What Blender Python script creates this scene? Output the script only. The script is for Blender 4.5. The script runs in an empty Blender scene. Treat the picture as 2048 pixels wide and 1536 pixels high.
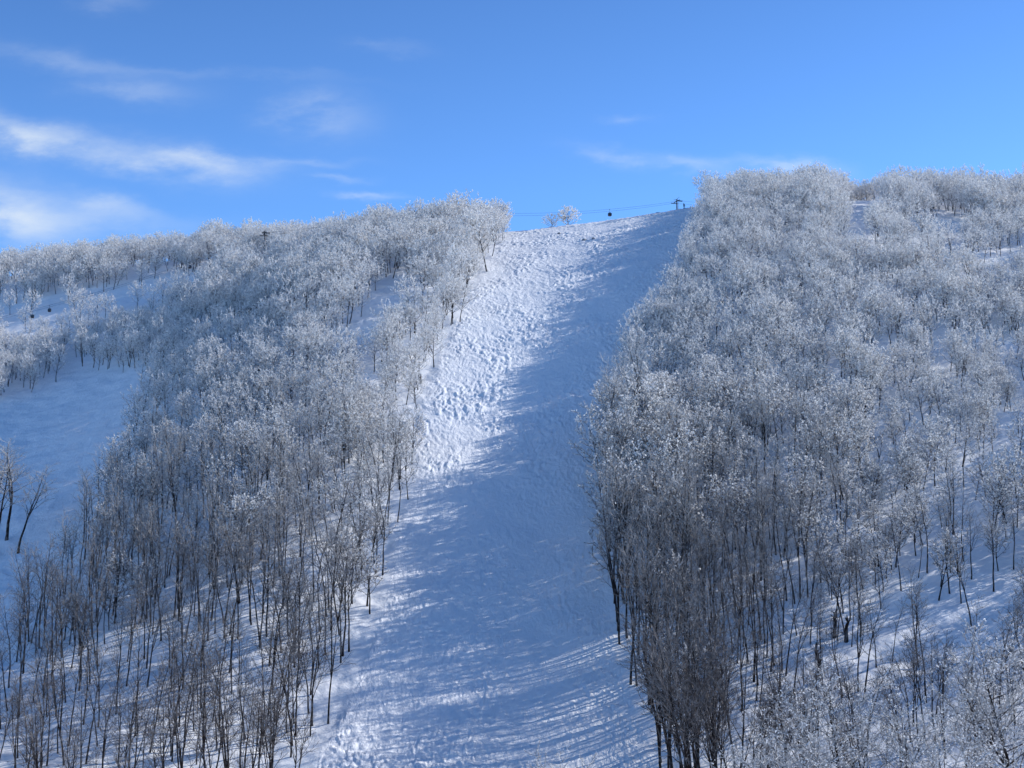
import bpy, bmesh, math, random
import numpy as np
from mathutils import Vector, Matrix, noise
random.seed(7); rng = np.random.default_rng(7)
S = bpy.context.scene; COL = S.collection
F = 2813.0; PITCH = math.atan(332/2813.0)
cp, sp = math.cos(PITCH), math.sin(PITCH)
EL=math.radians(29.0); PH=math.radians(24.5)      # sun height and bearing

# ------------------------------------------------------------------ helpers
def tag(o, label=None, cat=None, group=None, kind=None):
    if label: o['label'] = label
    if cat: o['category'] = cat
    if group: o['group'] = group
    if kind: o['kind'] = kind
    return o
def empty(name, loc, rot=(0,0,0), sc=1.0):
    o = bpy.data.objects.new(name, None); COL.objects.link(o)
    o.location = loc; o.rotation_euler = rot; o.scale = (sc,)*3; o.empty_display_size = .3
    return o
def link(name, me, parent=None):
    o = bpy.data.objects.new(name, me); COL.objects.link(o)
    if parent: o.parent = parent
    return o
class MB:
    def __init__(s): s.v=[]; s.f=[]; s.m=[]
    def tube(s, pts, rad, n=4, mat=0, cap=True):
        b0 = len(s.v); k = len(pts)
        for i in range(k):
            d = (pts[min(i+1,k-1)]-pts[max(i-1,0)])
            d = d.normalized() if d.length>1e-9 else Vector((0,0,1))
            a = d.cross(Vector((0,0,1)) if abs(d.z)<.9 else Vector((1,0,0))).normalized(); b = d.cross(a)
            for j in range(n):
                t = 2*math.pi*j/n
                s.v.append(pts[i]+(a*math.cos(t)+b*math.sin(t))*rad[i])
        for i in range(k-1):
            for j in range(n):
                j2=(j+1)%n
                s.f.append((b0+i*n+j,b0+i*n+j2,b0+(i+1)*n+j2,b0+(i+1)*n+j)); s.m.append(mat)
        if cap:
            s.f.append(tuple(b0+(k-1)*n+j for j in range(n))); s.m.append(mat)
            s.f.append(tuple(b0+j for j in reversed(range(n)))); s.m.append(mat)
    def spike(s, p, q, r, mat=0):
        d=(q-p).normalized(); a=d.cross(Vector((0,0,1)) if abs(d.z)<.9 else Vector((1,0,0))).normalized(); b=d.cross(a)
        i=len(s.v)
        for j in range(3):
            t=2.094*j; s.v.append(p+(a*math.cos(t)+b*math.sin(t))*r)
        s.v.append(q)
        for j in range(3): s.f.append((i+j,i+(j+1)%3,i+3)); s.m.append(mat)
    def flake(s, p, sz, rnd, mat=1):
        a=Vector((rnd.gauss(0,1),rnd.gauss(0,1),rnd.gauss(0,1))).normalized()
        b=a.orthogonal().normalized(); c=a.cross(b)
        w=sz*rnd.uniform(.4,.75); i=len(s.v)
        s.v += [p-b*sz*.5, p+c*w*.5, p+b*sz*.5, p-c*w*.5]
        s.f.append((i,i+1,i+2,i+3)); s.m.append(mat)
    def box(s, c, d, mat=0, M=None):
        i=len(s.v)
        for x in (-1,1):
            for y in (-1,1):
                for z in (-1,1):
                    p=Vector((c[0]+x*d[0]/2,c[1]+y*d[1]/2,c[2]+z*d[2]/2)); s.v.append(M@p if M else p)
        for q in ((0,1,3,2),(4,6,7,5),(0,4,5,1),(2,3,7,6),(0,2,6,4),(1,5,7,3)):
            s.f.append(tuple(i+k for k in q)); s.m.append(mat)
    def mesh(s, name, mats, smooth=False):
        me=bpy.data.meshes.new(name); me.from_pydata([tuple(v) for v in s.v],[],s.f)
        for m in mats: me.materials.append(m)
        me.polygons.foreach_set('material_index', s.m)
        if smooth: me.polygons.foreach_set('use_smooth',[True]*len(s.f))
        me.update(); return me

PERM = np.concatenate([rng.permutation(256)]*2)
def pn(x,y,s=0):
    xi=np.floor(x).astype(int); yi=np.floor(y).astype(int); xf=x-xi; yf=y-yi
    u=xf*xf*xf*(xf*(xf*6-15)+10); v=yf*yf*yf*(yf*(yf*6-15)+10)
    def g(ix,iy,dx,dy):
        h=PERM[(PERM[(ix+s*57)&255]+iy)&255]*(2*math.pi/256)
        return np.cos(h)*dx+np.sin(h)*dy
    a=g(xi,yi,xf,yf); b=g(xi+1,yi,xf-1,yf); c=g(xi,yi+1,xf,yf-1); d=g(xi+1,yi+1,xf-1,yf-1)
    return (a*(1-u)+b*u)*(1-v)+(c*(1-u)+d*u)*v
def sstep(a,b,x):
    t=np.clip((x-a)/(b-a),0,1); return t*t*(3-2*t)

# ------------------------------------------------------------------ terrain
YK=np.array([0,60,100,130,150,200,250,300,350,390,430,470,520.])
CK=np.array([-600,100,500,700,900,1050,1200,1390,1450,1750,2048,2600.]); AK=(CK-1024)/F
TAB=np.array([
[-26,-27,-27,-27,-24,-12,4,20,36,50,70,80,76],
[-26,-27,-27,-26,-21.5,-5,13,32,50,66,87,94,90],
[-26,-27,-27,-26,-21.5,1.5,25,46,64,77,92,97,93],
[-26,-27,-27,-25.5,-21.5,3,29,54,73,86,92.5,93,88],
[-26,-27,-27,-26,-23,2,29,55,75,88.5,92,92,86],
[-26,-27,-27,-27,-24,1,28,55,76,90.5,94.5,94,89],
[-26,-27,-27,-27,-24,2,29,56,78.5,93,97,97,91],
[-26,-26,-26,-25.5,-21.5,3.5,31,59,81.5,97,101.5,101,94],
[-26,-26,-25.5,-25,-21,4.5,33,61.5,84.5,99,103.5,103,96],
[-25,-25,-24.5,-24,-20,5,33.5,62,85,99,105,106,100],
[-25,-24,-23.5,-22.5,-18.5,6,33.5,60.5,83,98.5,105.5,107,101],
[-25,-24,-22,-20,-16,8,35,61,83,98,104,106,100]],float)
GA=np.linspace(-.6,.6,241); GY=np.linspace(0,520,261)
T1=np.array([np.interp(GY,YK,r) for r in TAB])
T2=np.array([np.interp(GA,AK,T1[:,j]) for j in range(len(GY))]).T
def gsm(A,sig,ax):
    n=int(3*sig)+1; k=np.exp(-.5*(np.arange(-n,n+1)/sig)**2); k/=k.sum()
    pad=[(0,0),(0,0)]; pad[ax]=(n,n)
    B=np.pad(A,pad,mode='edge')
    return np.apply_along_axis(lambda r: np.convolve(r,k,'valid'),ax,B)
T2=gsm(gsm(T2,4.5,1),3.5,0)
def base(x,y):
    a=x/np.maximum(y,60); fa=np.clip((a+.6)/1.2*240,0,239.999); fy=np.clip(y/2,0,259.999)
    i=fa.astype(int); j=fy.astype(int); u=fa-i; v=fy-j
    z=(T2[i,j]*(1-u)+T2[i+1,j]*u)*(1-v)+(T2[i,j+1]*(1-u)+T2[i+1,j+1]*u)*v
    e=np.maximum(y-520,0); return z-e*.11
def proj(x,y,z):
    d=np.maximum(y*cp+z*sp,1.); return 1024+F*x/d, 768-F*(-y*sp+z*cp)/d
LE=[(1012,455),(990,500),(955,560),(925,620),(885,700),(845,800),(828,880),(832,960),(810,1010),(787,1080),(777,1180),(743,1290),(697,1400),(635,1536),(555,1720)]
RE=[(1420,410),(1380,500),(1364,560),(1304,650),(1243,740),(1212,830),(1196,920),(1202,1010),(1208,1150),(1228,1250),(1252,1390),(1290,1470),(1312,1536),(1360,1720)]
Lr=np.array([p[1] for p in LE]);Lc=np.array([p[0] for p in LE]);Rr=np.array([p[1] for p in RE]);Rc=np.array([p[0] for p in RE])
def edges(row): return np.interp(row,Lr,Lc), np.interp(row,Rr,Rc)
def pmask(x,y,z,w=14.):
    c,r=proj(x,y,z); r=np.where(y>382,440,r); l,rr=edges(r)
    ok=sstep(118,130,y)*(1-sstep(470,500,y))
    return sstep(-w,w,c-l)*sstep(-w,w,rr-c)*ok
def inpoly(c,r,P):
    c=np.asarray(c,float); r=np.asarray(r,float); ins=np.zeros(c.shape,bool); n=len(P)
    for i in range(n):
        x1,y1=P[i]; x2,y2=P[(i+1)%n]
        if y1==y2: continue
        k=((y1>r)!=(y2>r))&(c<(x2-x1)*(r-y1)/(y2-y1)+x1); ins^=k
    return ins
SIDE=[(-420,1620),(-40,1365),(85,1225),(165,1080),(240,935),(280,830),(280,745),(180,740),(120,725),(60,790),(0,810),(-420,880)]
ROAD=[(-300,700),(0,700),(70,715),(150,690),(250,670),(380,625),(450,570),(430,525),(250,555),(100,600),(0,620),(-300,640)]
GAPS=[[(620,735),(690,670),(755,590),(800,545),(840,600),(790,670),(735,735)],
      [(1680,460),(1690,400),(1775,396),(1770,450)],[(1680,500),(1720,440),(1750,480),(1710,540)],[(1800,470),(1900,430),(1980,470),(1880,510)],[(1940,540),(2048,510),(2060,560),(1960,580)],
      [(1930,960),(1975,920),(2090,935),(2090,980),(1950,995)],
      [(1735,740),(1770,690),(1795,730),(1765,780)],[(1710,1240),(1840,1185),(1880,1250),(1760,1310)],[(1890,1290),(2048,1250),(2048,1330),(1910,1360)]]
def height(x,y):
    z=base(x,y); m=pmask(x,y,z)
    und=.5*pn(x/9,y/9,1)+.36*pn(x/3.4,y/3.4,2)+.12*pn(x/1.2,y/1.2,3)
    c,r=proj(x,y,z)
    wx=x+1.3*pn(x/3,y/5,4)+.5*pn(x/1.1,y/1.1,14); wy=y+1.8*pn(x/4,y/4,5)+.6*pn(x/1.3,y/1.3,15)
    up=1-sstep(820,1050,r); bl=sstep(1230,1420,r)*(1-sstep(850,1050,c))
    amp=(.22+.20*up+.16*bl)*(.6+.8*sstep(-.25,.25,pn(x/9,y/14,11)))
    mog=.6*np.abs(pn(wx/2.0,wy/3.0,6))+.85*np.abs(pn(wx/1.0+wy/3,wy/1.6,7))+.75*np.abs(pn(wx/.5-wy/2.2,wy/.9,8))
    return z+und*(1-m)*sstep(90,120,y)+m*(amp*mog+.25*pn(x/7,y/7,12))
def hz(x,y): return float(height(np.array([float(x)]),np.array([float(y)]))[0])
def ray(c,r):
    dx=(c-1024)/F; dv=(768-r)/F
    return dx, cp-dv*sp, sp+dv*cp
def at(c,r,y):
    d=ray(c,r); k=y/d[1]; return Vector((d[0]*k,y,d[2]*k))
def crest(c,dy=0):
    ys=np.arange(320,450,1.); a=(c-1024)/F; z=base(a*ys*1.02,ys); i=int(np.argmax(z/ys)); y=ys[i]+dy
    x=a*(y*cp+z[i]*sp); return Vector((x,y,hz(x,y)))
def ground(c,r):
    d=ray(c,r); ys=np.arange(90,470,.5); k=ys/d[1]
    g=base(d[0]*k,ys); hit=np.nonzero(g>=d[2]*k)[0]
    if len(hit)==0: return crest(c)
    y=ys[hit[0]]; x=d[0]*y/d[1]; return Vector((x,y,hz(x,y)))

# ------------------------------------------------------------------ materials
def newmat(name):
    m=bpy.data.materials.new(name); m.use_nodes=True; nt=m.node_tree; nt.nodes.clear()
    out=nt.nodes.new('ShaderNodeOutputMaterial'); return m,nt,out
def N(nt,t,**k):
    n=nt.nodes.new(t)
    for a,b in k.items(): setattr(n,a,b)
    return n
def simple(name,col,rough=.6,metal=0.):
    m,nt,out=newmat(name); b=N(nt,'ShaderNodeBsdfPrincipled'); t=N(nt,'ShaderNodeTexNoise'); t.inputs['Scale'].default_value=6
    r=N(nt,'ShaderNodeMixRGB'); r.inputs[1].default_value=(*[c*.75 for c in col],1); r.inputs[2].default_value=(*[min(1,c*1.2) for c in col],1)
    nt.links.new(t.outputs['Fac'],r.inputs[0]); nt.links.new(r.outputs[0],b.inputs['Base Color'])
    b.inputs['Roughness'].default_value=rough; b.inputs['Metallic'].default_value=metal
    nt.links.new(b.outputs[0],out.inputs[0]); return m
def snowmat(name,strength,groove):
    m,nt,out=newmat(name); L=nt.links.new
    b=N(nt,'ShaderNodeBsdfDiffuse')
    g=N(nt,'ShaderNodeNewGeometry')
    n1=N(nt,'ShaderNodeTexNoise'); n1.inputs['Scale'].default_value=1.1; n1.inputs['Detail'].default_value=3; n1.inputs['Roughness'].default_value=.65
    L(g.outputs['Position'],n1.inputs['Vector'])
    if groove>0:
        mp=N(nt,'ShaderNodeMapping'); mp.inputs['Scale'].default_value=(1.6,.55,.55); mp.inputs['Rotation'].default_value=(0,0,.35)
        n2=N(nt,'ShaderNodeTexNoise'); n2.inputs['Scale'].default_value=1.1; n2.inputs['Detail'].default_value=2; n2.inputs['Distortion'].default_value=1.2
        L(g.outputs['Position'],mp.inputs['Vector']); L(mp.outputs[0],n2.inputs['Vector'])
        ad=N(nt,'ShaderNodeMath',operation='MULTIPLY_ADD'); L(n2.outputs['Fac'],ad.inputs[0]); ad.inputs[1].default_value=groove; L(n1.outputs['Fac'],ad.inputs[2]); hh=ad.outputs[0]
    else: hh=n1.outputs['Fac']
    bp=N(nt,'ShaderNodeBump'); bp.inputs['Strength'].default_value=strength; bp.inputs['Distance'].default_value=.3
    L(hh,bp.inputs['Height']); L(bp.outputs[0],b.inputs['Normal'])
    b.inputs['Color'].default_value=(.95,.955,.965,1)
    L(b.outputs[0],out.inputs[0]); return m
M_snow=snowmat('forest_snow',.4,0); M_piste=snowmat('piste_snow',.5,.7)
def barkmat(name,dark,z0,z1,frostmax,up0,transl=.0,frostcol=(.8,.82,.87),base=0.0,nscale=1.3):
    m,nt,out=newmat(name); L=nt.links.new
    g=N(nt,'ShaderNodeNewGeometry'); sx=N(nt,'ShaderNodeSeparateXYZ'); L(g.outputs['Position'],sx.inputs[0])
    mr=N(nt,'ShaderNodeMapRange',interpolation_type='SMOOTHSTEP'); mr.inputs[1].default_value=z0; mr.inputs[2].default_value=z1
    mr.inputs[3].default_value=base; mr.inputs[4].default_value=frostmax; L(sx.outputs[2],mr.inputs[0])
    no=N(nt,'ShaderNodeTexNoise'); no.inputs['Scale'].default_value=nscale; no.inputs['Detail'].default_value=1; L(g.outputs['Position'],no.inputs['Vector'])
    nm=N(nt,'ShaderNodeMath',operation='MULTIPLY_ADD'); L(no.outputs['Fac'],nm.inputs[0]); nm.inputs[1].default_value=.7; nm.inputs[2].default_value=-.35
    s1=N(nt,'ShaderNodeMath',operation='ADD',use_clamp=True); L(mr.outputs[0],s1.inputs[0]); L(nm.outputs[0],s1.inputs[1]); fac=s1.outputs[0]
    if up0<1:
        sn=N(nt,'ShaderNodeSeparateXYZ'); L(g.outputs['Normal'],sn.inputs[0])
        up=N(nt,'ShaderNodeMapRange'); up.inputs[1].default_value=up0; up.inputs[2].default_value=up0+.3; L(sn.outputs[2],up.inputs[0])
        un=N(nt,'ShaderNodeMath',operation='MULTIPLY'); L(up.outputs[0],un.inputs[0]); 
        n2=N(nt,'ShaderNodeMapRange'); n2.inputs[1].default_value=.42; n2.inputs[2].default_value=.55; L(no.outputs['Fac'],n2.inputs[0]); L(n2.outputs[0],un.inputs[1])
        mx=N(nt,'ShaderNodeMath',operation='MAXIMUM',use_clamp=True); L(fac,mx.inputs[0]); L(un.outputs[0],mx.inputs[1]); fac=mx.outputs[0]
    c=N(nt,'ShaderNodeMixRGB'); c.inputs[1].default_value=(*dark,1); c.inputs[2].default_value=(*frostcol,1); L(fac,c.inputs[0])
    d=N(nt,'ShaderNodeBsdfDiffuse'); L(c.outputs[0],d.inputs[0])
    if transl>0:
        t=N(nt,'ShaderNodeBsdfTranslucent'); L(c.outputs[0],t.inputs[0]); ms=N(nt,'ShaderNodeMixShader'); ms.inputs[0].default_value=transl
        L(d.outputs[0],ms.inputs[1]); L(t.outputs[0],ms.inputs[2]); L(ms.outputs[0],out.inputs[0])
    else: L(d.outputs[0],out.inputs[0])
    return m
M_bark=barkmat('dark_bark',(.026,.021,.02),30,120,.25,.5)
M_twig=barkmat('bare_twigs',(.075,.06,.056),-20,40,.75,.8,base=.10,frostcol=(.86,.84,.82))
M_rime=barkmat('rime_twigs',(.055,.048,.046),-20,55,.66,.5,base=.1,frostcol=(.94,.925,.91))
M_flake=barkmat('rime_frost',(.40,.38,.37),-25,32,1.25,2.,.34,(.97,.96,.945),base=.5,nscale=.5)
M_stwig=barkmat('snowy_twigs',(.075,.066,.062),-60,-30,.35,.35,base=.28,frostcol=(.9,.89,.88))
M_clump=barkmat('snow_clumps',(.45,.44,.43),-60,-30,1.1,2.,.25,(.95,.94,.93),base=.85)
M_steel=simple('dark_painted_steel',(.035,.038,.045),.5,.3)
M_cabin=simple('dark_cabin_paint',(.03,.03,.04),.35)
M_glass=simple('tinted_cabin_glass',(.05,.07,.1),.1)
M_wood=simple('weathered_wood',(.05,.04,.035),.9)
M_rock=simple('grey_rock',(.25,.25,.27),.9)
M_cap=simple('snow_cap',(.9,.9,.92),.7)

# ------------------------------------------------------------------ terrain meshes
ya=np.concatenate([[-400,-200,-80,0,40,70,90,105],np.arange(116,210,.34),np.arange(210,300,.4),np.arange(300,440,.48),np.arange(440,520,4),[530,560,620,700,850,1100,1500,2200,3200]])
aa=np.concatenate([[-9,-5,-3,-2,-1.4,-1,-.8,-.65,-.56,-.5,-.46],np.linspace(-.43,-.15,250,endpoint=False),np.linspace(-.15,.15,440,endpoint=False),np.linspace(.15,.43,260),[.46,.5,.56,.65,.8,1,1.4,2,3,5,9]])
A,Y=np.meshgrid(aa,ya); X=A*np.maximum(Y,60)
Z=height(X.ravel(),Y.ravel()).reshape(X.shape)
Bz=base(X.ravel(),Y.ravel()).reshape(X.shape)
mk=pmask(X,Y,Bz,3.)
pc,pr=proj(X,Y,Bz); sk=(inpoly(pc,pr,SIDE)&(Y<400)).astype(float)
ny,nx=X.shape
V=np.stack([X,Y,Z],-1).reshape(-1,3)
ii=(np.arange(ny-1)[:,None]*nx+np.arange(nx-1)[None]).ravel()
FA=np.stack([ii,ii+1,ii+nx+1,ii+nx],1)
fm=mk.ravel()[FA].mean(1)>.5; fs=(sk.ravel()[FA].mean(1)>.5)&~fm
def tmesh(name,sel,mat,label,cat):
    f=FA[sel]; u,inv=np.unique(f.ravel(),return_inverse=True); v=V[u]
    me=bpy.data.meshes.new(name); me.vertices.add(len(v)); me.vertices.foreach_set('co',v.astype(np.float32).ravel())
    me.loops.add(len(f)*4); me.loops.foreach_set('vertex_index',inv.astype(np.int32).ravel())
    me.polygons.add(len(f)); me.polygons.foreach_set('loop_start',np.arange(0,len(f)*4,4,dtype=np.int32)); me.polygons.foreach_set('loop_total',np.full(len(f),4,np.int32))
    me.polygons.foreach_set('use_smooth',np.ones(len(f),bool)); me.materials.append(mat); me.update(calc_edges=True); me.validate()
    tag(link(name,me),label,cat,kind='structure')
tmesh('hillside',~fm&~fs,M_snow,'snow covered hillside rising to the ridge under the trees','hillside')
tmesh('ski_piste',fm,M_piste,'wide steep mogulled ski piste running down between the two woods','ski slope')
tmesh('side_piste',fs,M_piste,'shaded blue snow run at the left edge beyond the left wood','ski slope')

# ------------------------------------------------------------------ trees
def rot_about(d,ang,az):
    o=d.orthogonal().normalized(); o=Matrix.Rotation(az,3,d)@o
    return (d*math.cos(ang)+o*math.sin(ang)).normalized()
UP=Vector((0,0,1))
def make_tree(seed,H,kind,lean=0.,fork=False,**over):
    R=random.Random(seed); T=MB(); C=MB()
    P=dict(bare=dict(r0=.125,clear=.44,n1=10,a1=(24,54),l1=(.15,.26),n2=4,l2=(.08,.13),a2=(28,58),n3=4,l3=(.3,.7),rs=.017,fl=.0,fs=(.10,.2),up=.3),
           frost=dict(r0=.13,clear=.32,n1=14,W=.33,n2=5,l2=(.09,.14),a2=(30,65),n3=6,l3=(.2,.52),rs=.034,fl=1.35,fs=(.16,.37),up=.25),
           near=dict(r0=.13,clear=.36,n1=18,W=.31,n2=8,l2=(.07,.12),a2=(30,65),n3=7,l3=(.2,.5),rs=.017,fl=1.05,fs=(.06,.15),up=.25))[kind]
    P.update(over)
    stems=[]
    def path(p,d,L,n,wob,up):
        pts=[p.copy()]
        for i in range(n):
            d=(d+Vector((R.gauss(0,wob),R.gauss(0,wob),R.gauss(0,wob)*.5))+UP*up/n).normalized()
            p=p+d*(L/n); pts.append(p.copy())
        return pts
    ld=Vector((math.sin(lean),0,math.cos(lean)))
    r0=P['r0']; dome=kind!='bare'
    tp=path(Vector((0,0,-.5)),ld,H*(.78 if dome else .86)+.5,9,.055,.12)
    tr=[r0*(1-.83*(i/9))*(1.25 if i==0 else 1) for i in range(10)]
    T.tube(tp,tr,6); stems.append((tp,tr,P['clear'],P['n1']))
    if fork:
        k=4; d=rot_about((tp[5]-tp[4]).normalized(),math.radians(17),R.uniform(0,6.28))
        fp=path(tp[k],d,H*.42,6,.05,.15); fr=[tr[k]*.85*(1-.8*i/6) for i in range(7)]
        T.tube(fp,fr,5); stems.append((fp,fr,.25,P['n1']//2))
    def interp(pts,t):
        f=t*(len(pts)-1); i=min(int(f),len(pts)-2); return pts[i].lerp(pts[i+1],f-i),(pts[i+1]-pts[i]).normalized(),f
    cx,cy=(tp[7].x,tp[7].y)
    lob=[R.uniform(.68,1.18) for _ in range(7)]
    for pts,rad,clear,n1 in stems:
        az=R.uniform(0,6.28)
        for b in range(n1+1):
            t=clear+(1-clear)*((b+R.uniform(0,.7))/(n1+.7)); t=min(t,.999)
            if b==n1: t=.999
            p,d,f=interp(pts,t); az+=2.4+R.uniform(-.5,.5); sfr=(t-clear)/(1-clear)
            r=max(.02,rad[min(int(f),len(rad)-1)]*.5)
            if dome:
                v=min(.97,-.45+1.42*sfr+R.uniform(-.12,.12)); k=lob[int((az%6.283)/6.284*7)]
                W=P['W']*H*k*math.sqrt(max(0,1-max(-.6,v)**2))*R.uniform(.75,1.05)
                tg=Vector((cx+W*math.cos(az),cy+W*math.sin(az),H*((1-.5*(1-P['clear'])*1.0)+.5*(1-P['clear'])*.95*v)+R.uniform(-.2,.2)))
                if tg.z<p.z+.1: tg.z=p.z+.1+R.random()*.5
                q1=Vector((p.x+(tg.x-p.x)*.6,p.y+(tg.y-p.y)*.6,p.z+(tg.z-p.z)*.35))
                lp=[]
                for i in range(5):
                    s_=i/4; lp.append(p*(1-s_)**2+q1*2*s_*(1-s_)+tg*s_*s_+(Vector((R.gauss(0,.07),R.gauss(0,.07),R.gauss(0,.06))) if i else Vector()))
            else:
                ang=math.radians(R.uniform(*P['a1'])) if b<n1 else math.radians(8)
                L=H*R.uniform(*P['l1'])*(1.08-.62*sfr)
                lp=path(p,rot_about(d,ang,az),L,4,.12,P['up'])
            lr=[r*(1-.75*i/4) for i in range(5)]
            T.tube(lp,lr,4,cap=False)
            az2=R.uniform(0,6.28)
            for c2 in range(P['n2']):
                t2=.3+.7*((c2+R.random()*.8)/P['n2']); t2=min(t2,.999); p2,d2,_=interp(lp,t2); az2+=2.3
                L2=H*R.uniform(*P['l2'])*(1.1-.35*t2)
                sp_=path(p2,rot_about(d2,math.radians(R.uniform(*P['a2'])),az2),L2,2,.15,P['up']*.6)
                rs=P['rs']; C.tube(sp_,[rs*1.5,rs*1.2,rs*.8],3,cap=False)
                for c3 in range(P['n3']):
                    t3=.15+.85*(c3+R.random())/P['n3']; p3,d3,_=interp(sp_,min(t3,.999))
                    q=p3+rot_about(d3,math.radians(R.uniform(20,60)),R.uniform(0,6.28))*R.uniform(*P['l3'])*(H/12)
                    q.z+=.06
                    C.spike(p3,q,rs,0)
                    nf=P['fl']*(.4+.95*t2); k=int(nf)+(R.random()<nf-int(nf))
                    for _ in range(k): C.flake(p3.lerp(q,R.uniform(.3,1.05)),R.uniform(*P['fs']),R,1)
    fl=M_clump if kind!='frost' else M_flake
    tw=dict(frost=M_rime,bare=M_twig,near=M_stwig)[kind]
    nm=dict(bare='bare',frost='rime',near='snowy')[kind]
    return T.mesh(nm+'_trunk',[M_bark]),C.mesh(nm+'_crown',[tw,fl])
BARE=[make_tree(11,14,'bare'),make_tree(12,14,'bare',.03,True),make_tree(13,14,'bare',.1),make_tree(14,13,'bare',0,True),make_tree(15,14.5,'bare',.02),make_tree(16,13,'bare',.06,True)]
FORM=['straight','forked','leaning','forked','straight','forked']
FROST=[make_tree(21,10.5,'frost'),make_tree(22,10.,'frost',.04,True,W=.36),make_tree(23,10,'frost',.1,W=.31),make_tree(24,10.5,'frost',0,True),make_tree(25,11,'frost',.02,W=.28),make_tree(26,9.5,'frost',.06,True,W=.37),
       make_tree(27,7,'frost',.08,True,clear=.06,W=.46,n1=24,fl=2.,fs=(.2,.4)),make_tree(28,6,'frost',-.1,False,clear=.05,W=.55,n1=24,fl=2.,fs=(.2,.4))]
NEAR=[make_tree(31,12,'near'),make_tree(32,12,'near',.05,True),make_tree(33,11.5,'near',0,True)]
proto={}
def place(kind,var,loc,rot,sc,label,cat,group=None):
    nm={'bare':'bare_tree','frost':'frosted_tree','near':'snowy_tree'}[kind]
    t,c=({'bare':BARE,'frost':FROST,'near':NEAR}[kind])[var]
    e=empty(nm,loc,rot,sc); a=link('trunk',t,e); b=link('crown',c,e)
    proto.setdefault((kind,var),(a,b)); tag(e,label,cat,group); return e

sx=2.1
gx,gy=np.meshgrid(np.arange(-235,235,sx),np.arange(127,478,sx))
gx=(gx+rng.uniform(-.48,.48,gx.shape)*sx).ravel(); gy=(gy+rng.uniform(-.48,.48,gy.shape)*sx).ravel()
ok=np.abs(gx/gy)<.48; gx=gx[ok]; gy=gy[ok]
bz=base(gx,gy); c,r=proj(gx,gy,bz)
front=gy<np.where(c<560,450,388)
l,rr=edges(np.where(front,r,440))
le=l-8+26*pn(gy/9,gx*0+3.3,31)+10*rng.standard_normal(len(gx))*.5
on=(c>le)&(c<rr+4)
clear=on.copy()
for P in [SIDE]+GAPS: clear|=inpoly(c,r,P)&(gy<405)
clear|=inpoly(c,r,ROAD)&(gy<405)&(rng.random(len(gx))>.17)
clear|=(np.abs(c-517)<22)&(gy>356)&(gy<389)
SP=[(1400,1700),(1440,1500),(1570,1300),(1690,1100),(1730,950),(1770,800),(1760,650),(1700,500),(1680,420),(1680,300),(2700,300),(2700,1700)]
nn=pn(gx/11,gy/11,21)
dens=np.full(gx.shape,.41)+.25*nn
s=inpoly(c,r,SP)
dens[s]=np.where(r[s]>860,.24+.34*sstep(-.15,.3,nn[s]),np.where(r[s]<560,.2,.26)+.3*sstep(-.2,.3,nn[s]))
lrg=(c<560)&(r<640); dens[lrg]=.32+.32*nn[lrg]
lw=(c<900)&(r>1000); dens[lw]=np.interp(r[lw],[1000,1250,1700],[.50,.46,.44])*(1+.6*nn[lw])
ml=(c<900)&(r<760)&(c>330); dens[ml]=(.34+.55*nn[ml])
dens[(~front)]=np.minimum(dens[~front],.36)
# clumps and lanes running with the sun let light fall through onto the piste
lane=pn((-gx*math.sin(PH)+gy*math.cos(PH))/2.5,gx*0+7.7,41)
lo=front&(c>rr)&(r>900)&(~s); dens[lo]=.56
ne=front&(c>rr)&(c-rr<420)&(r>860); dens[ne]=np.clip(np.where(c[ne]-rr[ne]<150,.72,dens[ne]+.06)+.85*lane[ne],.12,.95)
ne=front&(c>rr)&(c-rr<90)&(r<=860); dens[ne]=.62+.4*lane[ne]
keep=(~clear)&(rng.random(gx.shape)<dens)
gx,gy,c,r,front,s,rr=[q[keep] for q in (gx,gy,c,r,front,s,rr)]
gz=height(gx,gy)
pf=sstep(-10,20,gz+8*rng.standard_normal(len(gz))+np.where(s,np.interp(r,[900,1400],[12,0]),0))
isf=rng.random(len(gz))<pf
var=rng.integers(0,6,len(gz)); rz=rng.uniform(0,6.283,len(gz))
u_=rng.uniform(.74,1.18,len(gz))
ridge=((c<1000)&(r<650)).astype(float)
scl=np.where(isf,(.80+.14*ridge+.06*((c>1390)&(r<470))+.12*sstep(30,0,gz))*u_,np.interp(gz,[-23,0,30],[.92,.92,.76])*u_)*np.where(s&(r>700),.84,1.)*np.where(c<400,.9,1)
scl=scl*np.where(r<520,1+.4*pn(gx/9,gy/30,51),1)
eb=front&(c>rr)
scl=scl*np.where(eb&(c-rr<150)&(r>860),1.34,1)*np.where(eb&(r<720)&(c-rr<110),.92,1)
rx=rng.normal(0,.05,len(gz)); ry=rng.normal(0,.05,len(gz))
hgt=np.where(isf,10.5,14)*scl; dist=np.hypot(gx,gy); size=hgt/dist
inside=(c>5)&(c<2043)&(r>340)&(r<1640)

cov=np.ones((192,256)); vis=np.zeros(len(gz))
tc_,tr_=proj(gx,gy,gz+hgt)
for k in np.argsort(dist):
    w=hgt[k]*.30*F/dist[k]/8; x0,x1=int(max(0,c[k]/8-w/2)),int(min(256,c[k]/8+w/2+1)); y0,y1=int(max(0,tr_[k]/8)),int(min(192,r[k]/8+1))
    if x1<=x0 or y1<=y0: continue
    sub=cov[y0:y1,x0:x1]; ym=y0+max(1,int((y1-y0)*.55))
    vis[k]=sub.sum() if front[k] else sub.sum()*.6
    cov[y0:ym,x0:x1]*=.55; cov[ym:y1,x0:x1]*=.85

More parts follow.
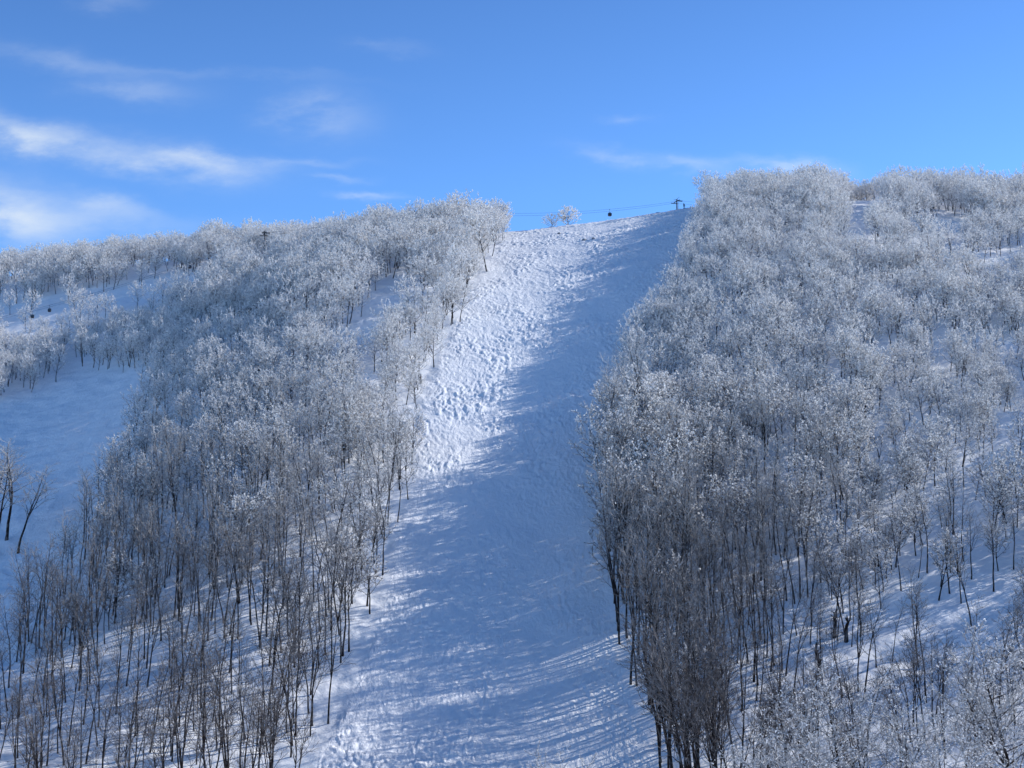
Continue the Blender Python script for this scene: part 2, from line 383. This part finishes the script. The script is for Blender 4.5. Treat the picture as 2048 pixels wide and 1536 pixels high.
def where(c,r):
    l,rr=[float(q) for q in edges(r)]
    def band(*b):
        for lim,t in zip(b[::2],b[1::2]):
            if r<lim: return t
    if c<l+30:
        if r<640 and c<560: return 'on the left ridge, '+('far left' if c<200 else 'middle' if c<380 else 'by the lift tower')
        if l-c<70: return 'on the left piste edge, '+band(620,'near its top',900,'halfway up',1150,'below the sunlit strip',1350,'in its lower third',9999,'near its bottom')
        return ('far left ' if c<300 else 'middle ' if c<560 else 'piste side ')+'of left wood, '+band(640,'up by the ridge',850,'upper part',1100,'middle part',1250,'lower part',1400,'close to the bottom',9999,'at the very bottom')
    if c-rr<70: return 'on the right piste edge, '+band(620,'near its top',900,'halfway up',1150,'in the shadowed middle',1350,'in its lower third',9999,'near its bottom')
    if inpoly(np.array([c]),np.array([r]),SP)[0]: return 'on open far right slope, '+('left side, ' if c<1850 else 'right side, ')+band(480,'at the skyline',850,'upper part',1100,'middle part',1300,'lower part',9999,'near the bottom')
    return 'in dense right wood, '+('left half, ' if c<1480 else 'right half, ')+band(480,'at the skyline',700,'upper part',950,'middle part',1150,'lower part',1320,'near its foot',9999,'at its foot')
chosen=np.zeros(len(gz),bool)
for kind,flag,cnt in (('bare',~isf,290),('frost',isf,290)):
    idx=np.nonzero(flag&inside)[0]
    order=idx[np.argsort(-vis[idx])][:cnt]; chosen[order]=True
    for k in order:
        w=where(c[k],r[k] if front[k] else 440); q='tall' if u_[k]>1.05 else 'small' if u_[k]<.92 else 'medium'
        lab=(f'{q} bare {FORM[var[k]]} tree {w}' if kind=='bare' else f'{q} {FORM[var[k]]} frosted tree {w}')
        grp=('bare trees ' if kind=='bare' else 'rime covered trees ')+w.split(',')[0]
        place(kind,int(var[k]),(gx[k],gy[k],gz[k]-.05),(rx[k],ry[k],rz[k]),float(scl[k]),lab,'tree',grp)

def special(kind,var,base_,toprow,label,rz_=0.,wide=1.):
    H0=7 if (kind,var)==('frost',6) else 6 if (kind,var)==('frost',7) else {'bare':14,'frost':10.5,'near':12}[kind]
    d=ray(1024,toprow); zt=base_.y*d[2]/d[1]; s_=max(.2,(zt-base_.z)/(H0*.98))
    e=place(kind,var,(base_.x,base_.y,base_.z-.05),(0,0,rz_),s_,label,'tree'); e.scale=(s_*wide,s_*wide,s_); return e
special('frost',2,ground(975,545),402,'tall leaning rime white tree alone at the top left corner of the piste',3.1)
special('frost',3,ground(905,612),490,'large frosted tree on the left piste edge below the leaning corner tree',1)
special('frost',5,ground(800,690),598,'rounded frosted tree standing in the snow gap above the left wood',2,1.2)
special('frost',1,ground(868,735),650,'low spreading frosted tree above the dark stump beside the piste',4,1.2)
special('frost',6,crest(1136,3),411,'small white rime tree on the bare crest, right one of the pair',0.3,1.25)
special('frost',7,crest(1104,3),428,'low white rime bush on the bare crest, left one of the pair',2,1.4)
special('frost',3,crest(985,4),398,'big white rime tree on the skyline where the piste crest begins',1.3,1.3)
special('frost',1,crest(945,3),404,'broad white rime tree on the skyline just left of the piste crest',.6,1.2)
special('frost',4,ground(112,765),690,'small solitary frosted tree at the top of the shaded left run')
for cc,rr_,tp_,v,w_,lab in ((12,1085,865,5,1.8,'dark bare tree at the left picture edge beside the shaded run, tallest of four'),(-18,1060,875,3,1.9,'dark bare tree cut by the left picture edge beside the shaded run'),(36,1105,925,1,1.7,'shorter dark bare tree at the left picture edge, rightmost of four by the shaded run'),(-4,1110,900,3,1.8,'dark bare tree at the left picture edge, lowest standing of four by the shaded run')):
    special('bare',v,ground(cc,rr_),tp_,lab,cc,w_)
for i,(cc,tr0,yy,v,lab) in enumerate([
  (1545,1390,118,0,'snow flecked near tree at the bottom, leftmost of the bottom right thicket'),
  (1705,1335,108,1,'snow laden near tree at bottom right with a high rounded crown'),
  (1800,1385,104,2,'snow laden near tree at bottom right, right beside the high rounded crown'),
  (1900,1395,112,0,'snow flecked near tree at bottom right, third from the right picture edge'),
  (1975,1335,118,2,'snow flecked near tree at lower right, second from the right picture edge'),
  (2050,1250,112,1,'tall snow flecked near tree cut by the right picture edge at the bottom'),
  (1635,1445,100,2,'low snow laden near tree crown at the very bottom right of centre'),
  (1470,1475,104,1,'small snow flecked tree crown at the bottom beside the right piste edge'),
  (1110,1500,110,0,'thin snowy treetop poking up at the bottom middle of the piste'),
  (1960,1440,92,1,'closest snow laden treetop in the bottom right corner')]):
    p=at(cc,1500,yy); p.z=hz(p.x,yy); special('near',v,p,tr0,lab,i*1.7,1.1)

def wood(name,kind,flag,label):
    idx=np.nonzero(flag&~chosen)[0]
    me=bpy.data.meshes.new(name); me.vertices.add(len(idx))
    me.vertices.foreach_set('co',np.stack([gx[idx],gy[idx],gz[idx]-.05],1).astype(np.float32).ravel())
    a=me.attributes.new('turn','FLOAT_VECTOR','POINT'); a.data.foreach_set('vector',np.stack([rx[idx],ry[idx],rz[idx]],1).astype(np.float32).ravel())
    a=me.attributes.new('size','FLOAT','POINT'); a.data.foreach_set('value',scl[idx].astype(np.float32))
    a=me.attributes.new('form','INT','POINT'); a.data.foreach_set('value',var[idx].astype(np.int32))
    me.update(); o=tag(link(name,me),label,'wood',kind='stuff')
    ng=bpy.data.node_groups.new(name+'_nodes','GeometryNodeTree')
    ng.interface.new_socket('Geometry',in_out='INPUT',socket_type='NodeSocketGeometry'); ng.interface.new_socket('Geometry',in_out='OUTPUT',socket_type='NodeSocketGeometry')
    gi=ng.nodes.new('NodeGroupInput'); go=ng.nodes.new('NodeGroupOutput'); L=ng.links.new
    def attr(nm,dt):
        n=ng.nodes.new('GeometryNodeInputNamedAttribute'); n.data_type=dt; n.inputs['Name'].default_value=nm; return n.outputs['Attribute']
    tu,si,fo=attr('turn','FLOAT_VECTOR'),attr('size','FLOAT'),attr('form','INT')
    J=ng.nodes.new('GeometryNodeJoinGeometry')
    for v in range(6):
        if (kind,v) not in proto: continue
        j=ng.nodes.new('GeometryNodeJoinGeometry')
        for ob in proto[(kind,v)]:
            n=ng.nodes.new('GeometryNodeObjectInfo'); n.transform_space='ORIGINAL'; n.inputs['Object'].default_value=ob; L(n.outputs['Geometry'],j.inputs[0])
        cmp=ng.nodes.new('FunctionNodeCompare'); cmp.data_type='INT'; cmp.operation='EQUAL'
        ia=[s_ for s_ in cmp.inputs if s_.type=='INT']; L(fo,ia[0]); ia[1].default_value=v
        ip=ng.nodes.new('GeometryNodeInstanceOnPoints'); L(gi.outputs[0],ip.inputs['Points']); L(j.outputs[0],ip.inputs['Instance']); L(cmp.outputs[0],ip.inputs['Selection'])
        er=ng.nodes.new('FunctionNodeEulerToRotation'); L(tu,er.inputs[0]); L(er.outputs[0],ip.inputs['Rotation']); L(si,ip.inputs['Scale'])
        L(ip.outputs[0],J.inputs[0])
    L(J.outputs[0],go.inputs[0])
    md=o.modifiers.new('wood','NODES'); md.node_group=ng
    print(name,len(idx))
wood('bare_wood','bare',~isf,'the rest of the dark bare wood on both sides of the lower piste')
wood('frosted_wood','frost',isf,'the rest of the white frosted wood covering the upper hill and ridge')

# ------------------------------------------------------------------ stump, snags, boulders
def lump(R,rad,sub=2,amp=.25,flat=1.):
    bm=bmesh.new(); bmesh.ops.create_icosphere(bm,subdivisions=sub,radius=rad)
    o=R.uniform(0,50)
    for v in bm.verts:
        v.co*=1+amp*noise.noise(v.co/rad*1.2+Vector((o,o,o))); v.co.z*=flat
    return bm
def bmobj(name,bm,mat,parent=None):
    me=bpy.data.meshes.new(name); bm.to_mesh(me); bm.free(); me.materials.append(mat); return link(name,me,parent)
R=random.Random(5)
p=ground(839,766); e=tag(empty('tree_stump',p),'short dark tree stump with a snow cap at the left edge of the piste','stump')
m=MB(); m.tube([Vector((0,0,-.4)),Vector((.02,0,.5)),Vector((.05,0,1.3)),Vector((.03,0,1.7))],[.5,.36,.33,.28],9); link('trunk',m.mesh('trunk',[M_wood]),e)
bm=lump(R,.36,2,.15,.5); bmesh.ops.translate(bm,verts=bm.verts,vec=(.03,0,1.75)); bmobj('snow_cap',bm,M_cap,e)
for (cc,rr_,h,lab,n) in [(1636,1362,4.6,'broken dead tree trunk with snowy stubs standing in the open at lower right',9),
                     (1668,1275,3.8,'thin forked dead snag above the broken snowy trunk at lower right',5),(1692,1285,3.2,'short dead snag right of the thin forked snag at lower right',4)]:
    p=ground(cc,rr_); e=tag(empty('dead_snag',p),lab,'dead tree'); m=MB(); k=MB()
    pts=[Vector((0,0,-.4))]
    for i in range(6): pts.append(pts[-1]+Vector((R.gauss(0,.12),R.gauss(0,.1),h/6)))
    m.tube(pts,[.32,.27,.24,.22,.2,.17,.1],7)
    for i in range(n):
        q=pts[R.randint(2,5)]; d=Vector((R.uniform(-1,1),R.uniform(-1,1),R.uniform(.2,1))).normalized(); L=R.uniform(.6,1.6)
        q2=q+d*L; m.tube([q,q+d*L*.5+Vector((0,0,.1)),q2],[.1,.07,.03],4)
        for j in range(7): k.flake(q.lerp(q2,R.random())+Vector((0,0,.1)),R.uniform(.12,.3),R,0)
    link('trunk',m.mesh('trunk',[M_bark]),e); link('snow',k.mesh('snow',[M_clump]),e)
for i,(cc,rr_,s_,lab) in enumerate([(1168,482,.6,'grey snow crusted boulder on the upper piste, left of two'),(1187,480,.48,'grey snow crusted boulder on the upper piste, right of two'),(1118,470,.4,'small grey boulder in the snow just below the piste crest')]):
    p=ground(cc,rr_); e=tag(empty('boulder',p),lab,'boulder')
    bm=lump(R,s_,3,.5,.75); bmobj('rock',bm,M_rock,e)
    bm=lump(R,s_*.8,2,.3,.35); bmesh.ops.translate(bm,verts=bm.verts,vec=(0,.1,s_*.55)); bmobj('snow_cap',bm,M_cap,e)

# ------------------------------------------------------------------ gondola lift
def on_line(x): return 385+.372*(x+69)
T=[]
for x,row in ((-165,None),(-69,468),(-26.5,422),(51.5,404),(122,None)):
    y=on_line(x); g=hz(x,y); z=g+9.5 if row is None else at(1024,row,y).z
    T.append(Vector((x,y,max(z,g+4))))
LD=Vector((1,.372,0)).normalized(); LN=Vector((-LD.y,LD.x,0)); ang=math.atan2(LD.y,LD.x); G=1.6
labs=['lift tower beyond the left picture edge','dark steel lift tower rising from the trees on the left ridge','dark lift tower half hidden by frosted trees on the middle skyline','dark lift tower with wide crossarm on the crest beside the right wood','lift tower hidden behind the right wood']
def tower(i,h):
    g=hz(h.x,h.y); e=tag(empty('lift_tower',(h.x,h.y,g),(0,0,ang)),labs[i],'lift tower','towers of the gondola lift'); H=h.z-g
    m=MB(); m.tube([Vector((0,0,-.5)),Vector((0,0,H*.5)),Vector((0,0,H+.9))],[.28,.22,.14],12); link('mast',m.mesh('mast',[M_steel]),e)
    m=MB(); m.box((0,0,H+.22),(.2,2*G+.8,.16)); m.box((0,0,H+.9),(.12,2*G*.5,.07)); link('crossarm',m.mesh('crossarm',[M_steel]),e)
    for s_ in (-1,1):
        m=MB(); m.box((0,s_*G,H-.02),(2.1,.08,.09)); m.box((0,s_*(G+.32),H+.04),(2.1,.26,.04)); b=link('sheave_assembly',m.mesh('sheave_assembly',[M_steel]),e)
        for k in range(6):
            xx=-.95+k*.38; w=MB(); w.tube([Vector((xx,s_*G-.07,H-.15)),Vector((xx,s_*G+.07,H-.15))],[.12,.12],10); link('sheave_wheel',w.mesh('sheave_wheel',[M_steel]),b)
        m=MB(); m.tube([Vector((-.1,s_*G*.6,H+.2)),Vector((-.1,s_*G*.6,H+1.1))],[.035,.035],5); m.tube([Vector((-.1,s_*G*.6,H+1.1)),Vector((-.1,s_*(G+.4),H+1.05))],[.035,.035],5); link('service_frame',m.mesh('service_frame',[M_steel]),e)
    m=MB()
    for s_ in (-.22,.22): m.tube([Vector((.5,s_,0)),Vector((.42,s_,H))],[.025,.025],4)
    for k in range(int(H/.35)): m.tube([Vector((.49,-.22,.3+k*.35)),Vector((.49,.22,.3+k*.35))],[.02,.02],4)
    link('ladder',m.mesh('ladder',[M_steel]),e)
for i,h in enumerate(T): tower(i,h)
def rope(i,t): 
    a,b=T[i],T[i+1]; p=a.lerp(b,t); p.z-=.0006*(b-a).length**2*4*t*(1-t)*.55; return p
for s_,lab in ((-1,'near strand of the gondola lift cable strung between the towers'),(1,'far strand of the gondola lift cable strung between the towers')):
    pts=[]
    for i in range(4):
        for k in range(14): pts.append(rope(i,k/14)+LN*G*s_)
    pts.append(T[-1]+LN*G*s_); m=MB(); m.tube(pts,[.026]*len(pts),5)
    tag(link('lift_cable',m.mesh('lift_cable',[M_steel])),lab,'cable','cables of the gondola lift')
def rbox(d,c,bev,seg=3):
    bm=bmesh.new(); bmesh.ops.create_cube(bm,size=1)
    for v in bm.verts: v.co=Vector((v.co.x*d[0]*(1-.12*(v.co.z>0)),v.co.y*d[1]*(1-.12*(v.co.z>0)),v.co.z*d[2]))+Vector(c)
    bmesh.ops.bevel(bm,geom=bm.edges[:],offset=bev,segments=seg,affect='EDGES'); return bm
def cabin_meshes():
    out=[]
    bm=rbox((2.1,2.0,2.2),(0,0,-3.2),.3); me=bpy.data.meshes.new('cabin_body'); bm.to_mesh(me); bm.free(); me.materials.append(M_cabin); out.append(('body',me))
    for (d,c_) in (((1.5,.05,.85),(0,-.965,-2.95)),((1.5,.05,.85),(0,.965,-2.95)),((.05,1.4,.85),(1.015,0,-2.95)),((.05,1.4,.85),(-1.015,0,-2.95))):
        m=MB(); m.box(c_,d); out.append(('window',m.mesh('cabin_window',[M_glass])))
    m=MB(); m.tube([Vector((0,0,-2.1)),Vector((0,.25,-1.4)),Vector((0,.25,-.5)),Vector((0,0,-.05))],[.09,.08,.08,.08],6); m.box((0,0,-2.1),(1.2,.9,.1)); out.append(('hanger',m.mesh('cabin_hanger',[M_steel])))
    m=MB(); m.box((0,0,0),(.6,.2,.22)); out.append(('grip',m.mesh('cabin_grip',[M_steel])))
    m=MB(); m.box((0,-1.06,-3.7),(1.3,.1,.5)); out.append(('ski_rack',m.mesh('cabin_ski_rack',[M_steel])))
    return out
CM=cabin_meshes()
def cabin(cc,side,lab,sc=.5):
    best=None
    for i in range(4):
        for k in range(200):
            p=rope(i,k/200)+LN*G*side; q=1024+F*p.x/(p.y*cp+p.z*sp)
            if best is None or abs(q-cc)<best[0]: best=(abs(q-cc),p)
    e=tag(empty('gondola_cabin',best[1],(0,0,ang),sc),lab,'gondola cabin','cabins of the gondola lift')
    for n,me in CM: link(n,me,e)
cabin(1219,-1,'dark gondola cabin hanging over the bare crest against the sky')
cabin(1129,-1,'dark gondola cabin beside the small white rime trees on the crest')
cabin(382,-1,'dark gondola cabin over the snow, below left of the left ridge tower',.42)
cabin(98,-1,'dark gondola cabin low at the left over the snowy track, right one of two',.42)
cabin(66,1,'dark gondola cabin low at the left over the snowy track, left one of two',.42)

# ------------------------------------------------------------------ skier on the crest
p=crest(1368,-2); e=tag(empty('person',p,(0,0,.5),.9),'skier in dark clothes standing on the crest below the lift tower','person')
J=[(0,0,.95),(0,0,1.2),(0,0,1.42),(0,0,1.52),(0,.02,1.68),(.2,0,1.38),(.3,-.12,1.12),(.28,-.33,1.02),(-.2,0,1.38),(-.3,-.12,1.12),(-.28,-.33,1.02),(.11,0,.9),(.14,-.1,.5),(.14,.03,.08),(.14,-.14,.05),(-.11,0,.9),(-.14,-.1,.5),(-.14,.03,.08),(-.14,-.14,.05)]
E=[(0,1),(1,2),(2,3),(3,4),(2,5),(5,6),(6,7),(2,8),(8,9),(9,10),(0,11),(11,12),(12,13),(13,14),(0,15),(15,16),(16,17),(17,18)]
RD=[.17,.17,.17,.07,.12,.085,.06,.045,.085,.06,.045,.11,.08,.07,.06,.11,.08,.07,.06]
me=bpy.data.meshes.new('body'); me.from_pydata(J,E,[]); o=link('body',me,e); me.materials.append(simple('dark_ski_clothes',(.03,.035,.06),.8))
o.modifiers.new('skin','SKIN')
for i,v in enumerate(me.skin_vertices[0].data): v.radius=(RD[i],RD[i]); v.use_root=(i==0)
o.modifiers.new('sub','SUBSURF').levels=1
bm=lump(R,.145,2,.02); bmesh.ops.translate(bm,verts=bm.verts,vec=(0,.02,1.73)); bmobj('helmet',bm,M_cabin,e)
for s_ in (-1,1):
    m=MB(); m.box((s_*.14,-.1,.02),(.09,1.7,.03)); m.tube([Vector((s_*.14,-.95,.02)),Vector((s_*.14,-1.1,.12))],[.045,.02],4); link('ski',m.mesh('ski',[M_steel]),e)
    m=MB(); m.tube([Vector((s_*.29,-.35,1.08)),Vector((s_*.36,-.2,0))],[.015,.012],5); link('ski_pole',m.mesh('ski_pole',[M_steel]),e)

# ------------------------------------------------------------------ light, sky, camera
sun=bpy.data.lights.new('sun','SUN'); sun.energy=5; sun.angle=math.radians(.5); sun.color=(1,.97,.92)
so=bpy.data.objects.new('sun',sun); COL.objects.link(so); so.location=(200,80,200)
so.rotation_euler=Vector((-math.cos(EL)*math.cos(PH),-math.cos(EL)*math.sin(PH),-math.sin(EL))).to_track_quat('-Z','Y').to_euler()
W=bpy.data.worlds.new('World'); S.world=W; W.use_nodes=True; nt=W.node_tree; nt.nodes.clear(); L=nt.links.new
out=N(nt,'ShaderNodeOutputWorld'); bg=N(nt,'ShaderNodeBackground'); bg.inputs[1].default_value=.15
bg2=N(nt,'ShaderNodeBackground'); bg2.inputs[1].default_value=.15
sk_=N(nt,'ShaderNodeTexSky',sky_type='NISHITA'); sk_.sun_disc=False; sk_.sun_elevation=EL; sk_.sun_rotation=math.pi/2-PH
sk_.altitude=900; sk_.air_density=1.; sk_.dust_density=.2; sk_.ozone_density=3.
tc=N(nt,'ShaderNodeTexCoord'); sx_=N(nt,'ShaderNodeSeparateXYZ'); L(tc.outputs['Generated'],sx_.inputs[0])
ramp=N(nt,'ShaderNodeMapRange'); ramp.inputs[1].default_value=.25; ramp.inputs[2].default_value=.65; ramp.inputs[3].default_value=1.; ramp.inputs[4].default_value=.55; L(sx_.outputs[2],ramp.inputs[0])
tv=N(nt,'ShaderNodeVectorMath',operation='SCALE'); tv.inputs[0].default_value=(.63,.96,1.38); L(ramp.outputs[0],tv.inputs['Scale'])
ti=N(nt,'ShaderNodeVectorMath',operation='MULTIPLY'); L(sk_.outputs[0],ti.inputs[0]); L(tv.outputs[0],ti.inputs[1])
L(ti.outputs[0],bg2.inputs[0])
def mth(op,a,b=None,clamp=False):
    n=N(nt,'ShaderNodeMath',operation=op,use_clamp=clamp)
    for i,q in enumerate((a,b)):
        if q is None: continue
        if isinstance(q,(int,float)): n.inputs[i].default_value=q
        else: L(q,n.inputs[i])
    return n.outputs[0]
ym=mth('MAXIMUM',sx_.outputs[1],.05); u=mth('DIVIDE',sx_.outputs[0],ym); v=mth('DIVIDE',sx_.outputs[2],ym)
cb=N(nt,'ShaderNodeCombineXYZ'); L(u,cb.inputs[0]); L(v,cb.inputs[1])
mp=N(nt,'ShaderNodeMapping'); mp.inputs['Scale'].default_value=(13,30,1); mp.inputs['Rotation'].default_value=(0,0,.2); L(cb.outputs[0],mp.inputs[0])
nz=N(nt,'ShaderNodeTexNoise'); nz.inputs['Scale'].default_value=1; nz.inputs['Detail'].default_value=6; nz.inputs['Roughness'].default_value=.6; L(mp.outputs[0],nz.inputs['Vector'])
wv=N(nt,'ShaderNodeVectorMath',operation='MULTIPLY_ADD'); L(nz.outputs['Color'],wv.inputs[0]); wv.inputs[1].default_value=(.08,.036,0); 
sb=N(nt,'ShaderNodeVectorMath',operation='SUBTRACT'); L(cb.outputs[0],sb.inputs[0]); sb.inputs[1].default_value=(.04,.018,0); L(sb.outputs[0],wv.inputs[2])
CL=[(70,268,110,26,14,.48),(270,315,170,30,9,.44),(430,332,110,20,0,.46),(20,440,115,56,8,.72),(240,415,75,16,8,.3),(650,225,75,36,12,.32),(580,316,100,9,2,.24),(670,356,55,8,0,.24),(755,393,45,7,3,.28),
    (120,125,180,20,8,.17),(280,190,90,20,0,.24),(470,150,200,9,3,.09),(1320,327,110,14,9,.5),(1565,334,100,12,4,.5),(1260,240,40,8,0,.14),(220,445,180,24,3,.24),(230,12,50,14,0,.13),(780,100,70,10,3,.09)]
tot=None
for (cc,rr_,hw,hh,tl,I) in CL:
    d=ray(cc,rr_); m_=N(nt,'ShaderNodeMapping',vector_type='TEXTURE'); m_.inputs['Location'].default_value=(d[0]/d[1],d[2]/d[1],0)
    m_.inputs['Rotation'].default_value=(0,0,-math.radians(tl)); m_.inputs['Scale'].default_value=(hw/F,hh/F,1); L(wv.outputs[0],m_.inputs[0])
    dt=N(nt,'ShaderNodeVectorMath',operation='DOT_PRODUCT'); L(m_.outputs[0],dt.inputs[0]); L(m_.outputs[0],dt.inputs[1])
    g=mth('MULTIPLY',mth('EXPONENT',mth('MULTIPLY',dt.outputs['Value'],-.8)),I); tot=g if tot is None else mth('ADD',tot,g)
nf=N(nt,'ShaderNodeMapRange'); nf.inputs[1].default_value=.33; nf.inputs[2].default_value=.64; nf.inputs[3].default_value=.25; nf.inputs[4].default_value=1.15; L(nz.outputs['Fac'],nf.inputs[0])
cf=mth('MULTIPLY',tot,nf.outputs[0],True)
mx=N(nt,'ShaderNodeMixRGB'); L(cf,mx.inputs[0]); L(ti.outputs[0],mx.inputs[1]); mx.inputs[2].default_value=(5.2,5.8,6.4,1); L(mx.outputs[0],bg.inputs[0])
reg=mth('MULTIPLY',mth('GREATER_THAN',sx_.outputs[1],.82),mth('MULTIPLY',mth('LESS_THAN',sx_.outputs[2],.46),mth('GREATER_THAN',sx_.outputs[2],.12)))
msh=N(nt,'ShaderNodeMixShader'); L(reg,msh.inputs[0]); L(bg2.outputs[0],msh.inputs[1]); L(bg.outputs[0],msh.inputs[2]); L(msh.outputs[0],out.inputs[0])

cam=bpy.data.cameras.new('camera'); co=bpy.data.objects.new('camera',cam); COL.objects.link(co)
cam.sensor_width=36; cam.lens=36*F/2048; cam.clip_end=30000; cam.clip_start=.5
co.location=(0,0,0); co.rotation_euler=(math.pi/2+PITCH,0,0); S.camera=co
S.view_settings.view_transform='Standard'; S.view_settings.look='None'; S.view_settings.exposure=0
